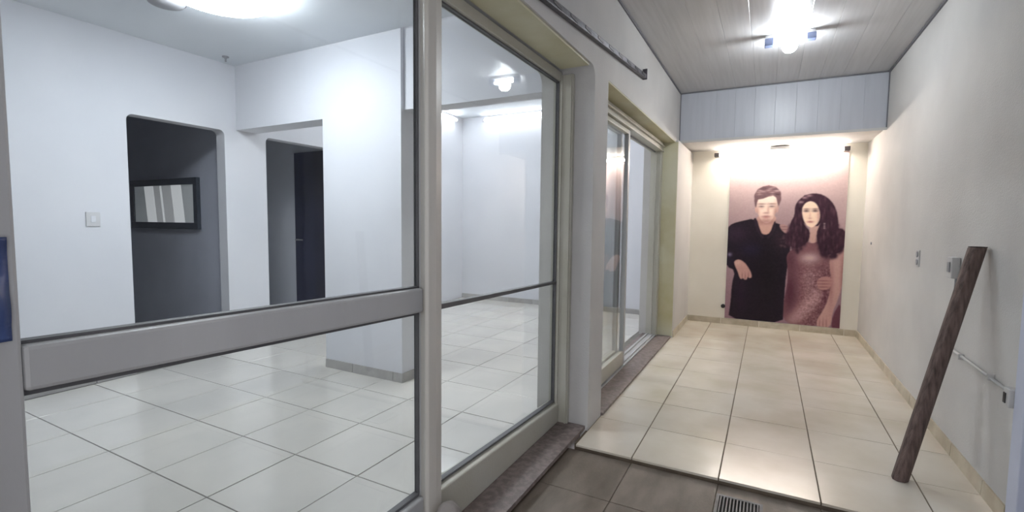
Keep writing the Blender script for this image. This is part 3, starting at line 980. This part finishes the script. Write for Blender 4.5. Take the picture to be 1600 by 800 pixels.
for h_ in (1.2002, 1.2045):
    cap.append([bm.verts.new((v.x, v.y, h_)) for v in [Vector(p) for p in [
        t0 + side * (math.copysign(min(abs(math.cos(an)) * hw * 1.16, hw), math.cos(an))) + oth * (math.copysign(min(abs(math.sin(an)) * hw * 1.16, hw * 0.9), math.sin(an)))
        - Vector((0, 0, 0)) for an in [math.pi / 4 * q + math.pi / 8 for q in range(8)]]]])
bm.faces.new(cap[0][::-1]); bm.faces.new(cap[1])
for q in range(8):
    bm.faces.new((cap[0][q], cap[0][(q + 1) % 8], cap[1][(q + 1) % 8], cap[1][q]))
obj('sawn_end', bm, M_WOODEND, T)['label'] = 'dark sawn end'

# ------------------------------------------------------------------ fittings on the right wall
S = thing('wall_outlet', 'small grey double wall outlet nearest the poster on the right wall', 'outlet', (XR, 4.48, 1.07))
box_obj('plate', (XR - 0.008, XR - 0.0005, 4.44, 4.52, 1.012, 1.132), M_PVC, S, 0.002)
for zc in (1.045, 1.10):
    bm = bmesh.new(); tube(bm, (XR - 0.008, 4.48, zc), (XR - 0.014, 4.48, zc), 0.021, 16); obj('socket', bm, M_GREYPL, S)
S = thing('switch_box', 'grey surface switch box with a thin cord behind the leaning post', 'switch box', (XR, 3.65, 1.06))
box_obj('body', (XR - 0.04, XR - 0.0005, 3.61, 3.69, 1.005, 1.128), M_PVC, S, 0.005)
box_obj('rocker', (XR - 0.047, XR - 0.04, 3.632, 3.668, 1.04, 1.10), M_GREYPL, S, 0.002)
bm = bmesh.new(); tube(bm, (XR - 0.008, 3.645, 1.005), (XR - 0.008, 3.655, 0.605), 0.006, 8); obj('cord', bm, M_GREYPL, S)
S = thing('conduit', 'thin off white plastic conduit running low along the right wall', 'conduit', (XR, 3.2, 0.6))
bm = bmesh.new(); tube(bm, (XR - 0.012, 3.66, 0.598), (XR - 0.012, 2.817, 0.580), 0.008, 12); obj('pipe', bm, M_PVC, S, smooth=True)
for yy in (3.45, 3.05):
    box_obj('clip', (XR - 0.026, XR - 0.0005, yy, yy + 0.012, 0.574, 0.606), M_PVC, S, 0.002)
S = thing('junction_box', 'white conduit junction box with a dark slot at the right edge', 'junction box', (XR, 2.785, 0.58))
box_obj('body', (XR - 0.045, XR - 0.0005, 2.757, 2.815, 0.535, 0.615), M_PVC, S, 0.004)
box_obj('slot', (XR - 0.049, XR - 0.045, 2.785, 2.806, 0.547, 0.592), M_BLACK, S, 0.001)
st = box_obj('trim_7', (XR - 0.03, XR - 0.0005, 2.66, 2.755, -0.03, ZC - 0.03), M_POST_BLUE, None, 0.004)
struct(st, 'pale blue white strip on the right wall at the edge of the photo', 'trim')
bm = bmesh.new(); tube(bm, (XR - 0.0005, 6.30, 1.12), (XR - 0.010, 6.30, 1.12), 0.014, 12)
tag(obj('wall_plug', bm, M_GREYPL), 'tiny grey wall plug between outlet and poster', 'plug')

# ------------------------------------------------------------------ steel rail above the openings
p0, p1 = Vector((XL + 0.02, 1.4, 2.255)), Vector((XL + 0.02, 4.02, 2.49))
S = thing('steel_rail', 'dark grey steel rail fixed above the openings, ending in a small hook', 'rail', p0)
bm = bmesh.new()
h = 0.017
hexa(bm, [(p0.x - 0.018, p0.y, p0.z - h), (p0.x + 0.012, p0.y, p0.z - h), (p1.x + 0.012, p1.y, p1.z - h), (p1.x - 0.018, p1.y, p1.z - h),
          (p0.x - 0.018, p0.y, p0.z + h), (p0.x + 0.012, p0.y, p0.z + h), (p1.x + 0.012, p1.y, p1.z + h), (p1.x - 0.018, p1.y, p1.z + h)])
obj('track', bm, M_METAL_DK, S, 0.003)
for k in range(12):
    q = p0 + (p1 - p0) * ((k + 0.5) / 12)
    box_obj('slot', (q.x + 0.0118, q.x + 0.0145, q.y - 0.05, q.y + 0.05, q.z - 0.008, q.z + 0.008), M_BLACK, S)
box_obj('end_hook', (p1.x - 0.018, p1.x + 0.016, p1.y, p1.y + 0.012, p1.z - 0.022, p1.z + 0.062), M_METAL_DK, S, 0.002)

# ------------------------------------------------------------------ drain grate in the entry floor
S = thing('drain_grate', 'small dark metal drain grate in the grey entry floor', 'drain', (-0.07, 2.42, -0.03))
gx0, gx1, gy0, gy1 = -0.168, 0.035, 2.305, 2.505
zg = -0.0295
bm = bmesh.new()
for d in ((gx0, gx1, gy0, gy0 + 0.014), (gx0, gx1, gy1 - 0.014, gy1), (gx0, gx0 + 0.014, gy0 + 0.014, gy1 - 0.014), (gx1 - 0.014, gx1, gy0 + 0.014, gy1 - 0.014)):
    bx(bm, *d, zg, zg + 0.006)
obj('frame', bm, M_GRATE, S)
box_obj('pit_shade', (gx0 + 0.014, gx1 - 0.014, gy0 + 0.014, gy1 - 0.014, zg, zg + 0.0012), M_PIT_SHADE, S)  # thin black sheet stands in for the shade inside the drain
nb = 12
for k in range(nb):
    t = (k + 0.5) / nb
    x = gx0 + 0.014 + t * (gx1 - gx0 - 0.028)
    box_obj('bar', (x - 0.003, x + 0.003, gy0 + 0.014, gy1 - 0.014, zg + 0.0012, zg + 0.0055), M_GRATE, S)

# ------------------------------------------------------------------ concrete lump at the foot of the post
bm = bmesh.new()
bmesh.ops.create_icosphere(bm, subdivisions=4, radius=1.0)
for v in bm.verts:
    d = 1.0 + 0.06 * mnoise.noise(v.co * 2.3) + 0.02 * mnoise.noise(v.co * 9)
    v.co = Vector((v.co.x * 0.055 * d - 1.052, v.co.y * 0.085 * d + 1.465, max(v.co.z, -0.6) * 0.117 * d + 0.099))
tag(obj('concrete_lump', bm, M_STONE, smooth=True), 'rounded rough grey concrete lump at the foot of the frame post', 'stone')

# ------------------------------------------------------------------ blue plastic on the left stile
bm = bmesh.new()
NY, NZ = 14, 26
vv = []
for j in range(NZ + 1):
    row = []
    for i in range(NY + 1):
        s, t = i / NY, j / NZ
        y = 0.155 + 0.162 * s
        z = 1.088 + 0.178 * t
        bulge = math.sin(math.pi * s) * (0.018 + 0.006 * math.sin(5 * t))
        fold = 0.004 * math.sin(9 * t + 5 * s) + 0.003 * mnoise.noise(Vector((s * 4, t * 6, 0)))
        row.append(bm.verts.new((-1.137 + max(0.0005, bulge + fold), y, z)))
    vv.append(row)
for j in range(NZ):
    for i in range(NY):
        bm.faces.new((vv[j][i], vv[j][i + 1], vv[j + 1][i + 1], vv[j + 1][i]))
o = obj('plastic_bag', bm, M_BLUEBAG, smooth=True)
md = o.modifiers.new('solid', 'SOLIDIFY'); md.thickness = 0.0015; md.offset = 1
tag(o, 'crumpled dark blue plastic stuck on the left frame stile at the photo edge', 'bag')

# ------------------------------------------------------------------ fittings in the shop
S = thing('light_switch', 'white light switch plate left of the first dark doorway', 'switch', (XW, 1.78, 1.29))
box_obj('plate', (XW + 0.0005, XW + 0.008, 1.735, 1.825, 1.235, 1.345), M_WHITEPL, S, 0.002)
box_obj('rocker', (XW + 0.008, XW + 0.012, 1.765, 1.795, 1.265, 1.315), M_WALL_SHOP, S, 0.001)
bm = bmesh.new()
lathe(bm, [(0.028, -0.0005), (0.028, -0.008), (0.012, -0.012), (0.006, -0.03), (0.009, -0.045), (0, -0.05)], 20, (-4.43, 2.74, ZS))
tag(obj('ceiling_hook', bm, M_GREYPL, smooth=True), 'small grey ceiling hook near the corner of the shop ceiling', 'hook')

S = struct_root('framed_panel', (-5.93, 2.95, 1.46), 'charcoal framed panel with pale vertical bands given added glow inside the first dark doorway', 'window')  # framed panel; emission is added so its bands read bright in the dark room
M_BAND_LT = emis('glowing_pale_band', (0.93, 0.96, 1.0), 0.17)
M_BAND_MD = emis('glowing_grey_band', (0.93, 0.96, 1.0), 0.065)
M_BAND_DK = emis('glowing_slate_band', (0.85, 0.95, 1.0), 0.035)
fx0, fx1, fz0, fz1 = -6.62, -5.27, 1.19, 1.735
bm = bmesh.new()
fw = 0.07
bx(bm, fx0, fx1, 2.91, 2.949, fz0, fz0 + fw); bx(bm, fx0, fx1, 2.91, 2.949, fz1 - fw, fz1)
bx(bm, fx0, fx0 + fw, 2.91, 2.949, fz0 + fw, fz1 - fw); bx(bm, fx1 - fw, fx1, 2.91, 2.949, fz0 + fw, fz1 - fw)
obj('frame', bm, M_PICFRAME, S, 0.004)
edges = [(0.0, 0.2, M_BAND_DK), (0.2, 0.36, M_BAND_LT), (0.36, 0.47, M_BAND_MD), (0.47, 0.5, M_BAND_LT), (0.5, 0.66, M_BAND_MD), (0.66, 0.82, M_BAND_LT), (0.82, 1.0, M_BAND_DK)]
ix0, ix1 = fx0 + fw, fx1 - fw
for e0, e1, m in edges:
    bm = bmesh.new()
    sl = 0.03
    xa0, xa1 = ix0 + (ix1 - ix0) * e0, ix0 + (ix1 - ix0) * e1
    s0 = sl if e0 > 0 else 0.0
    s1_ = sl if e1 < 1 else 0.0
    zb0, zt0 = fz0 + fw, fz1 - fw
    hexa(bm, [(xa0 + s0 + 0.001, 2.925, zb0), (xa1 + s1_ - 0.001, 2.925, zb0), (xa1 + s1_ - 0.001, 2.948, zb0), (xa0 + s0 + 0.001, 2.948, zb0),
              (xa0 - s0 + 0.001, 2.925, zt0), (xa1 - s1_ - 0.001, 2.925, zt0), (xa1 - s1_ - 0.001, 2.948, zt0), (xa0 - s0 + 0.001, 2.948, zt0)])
    obj('glowing_band', bm, m, S)
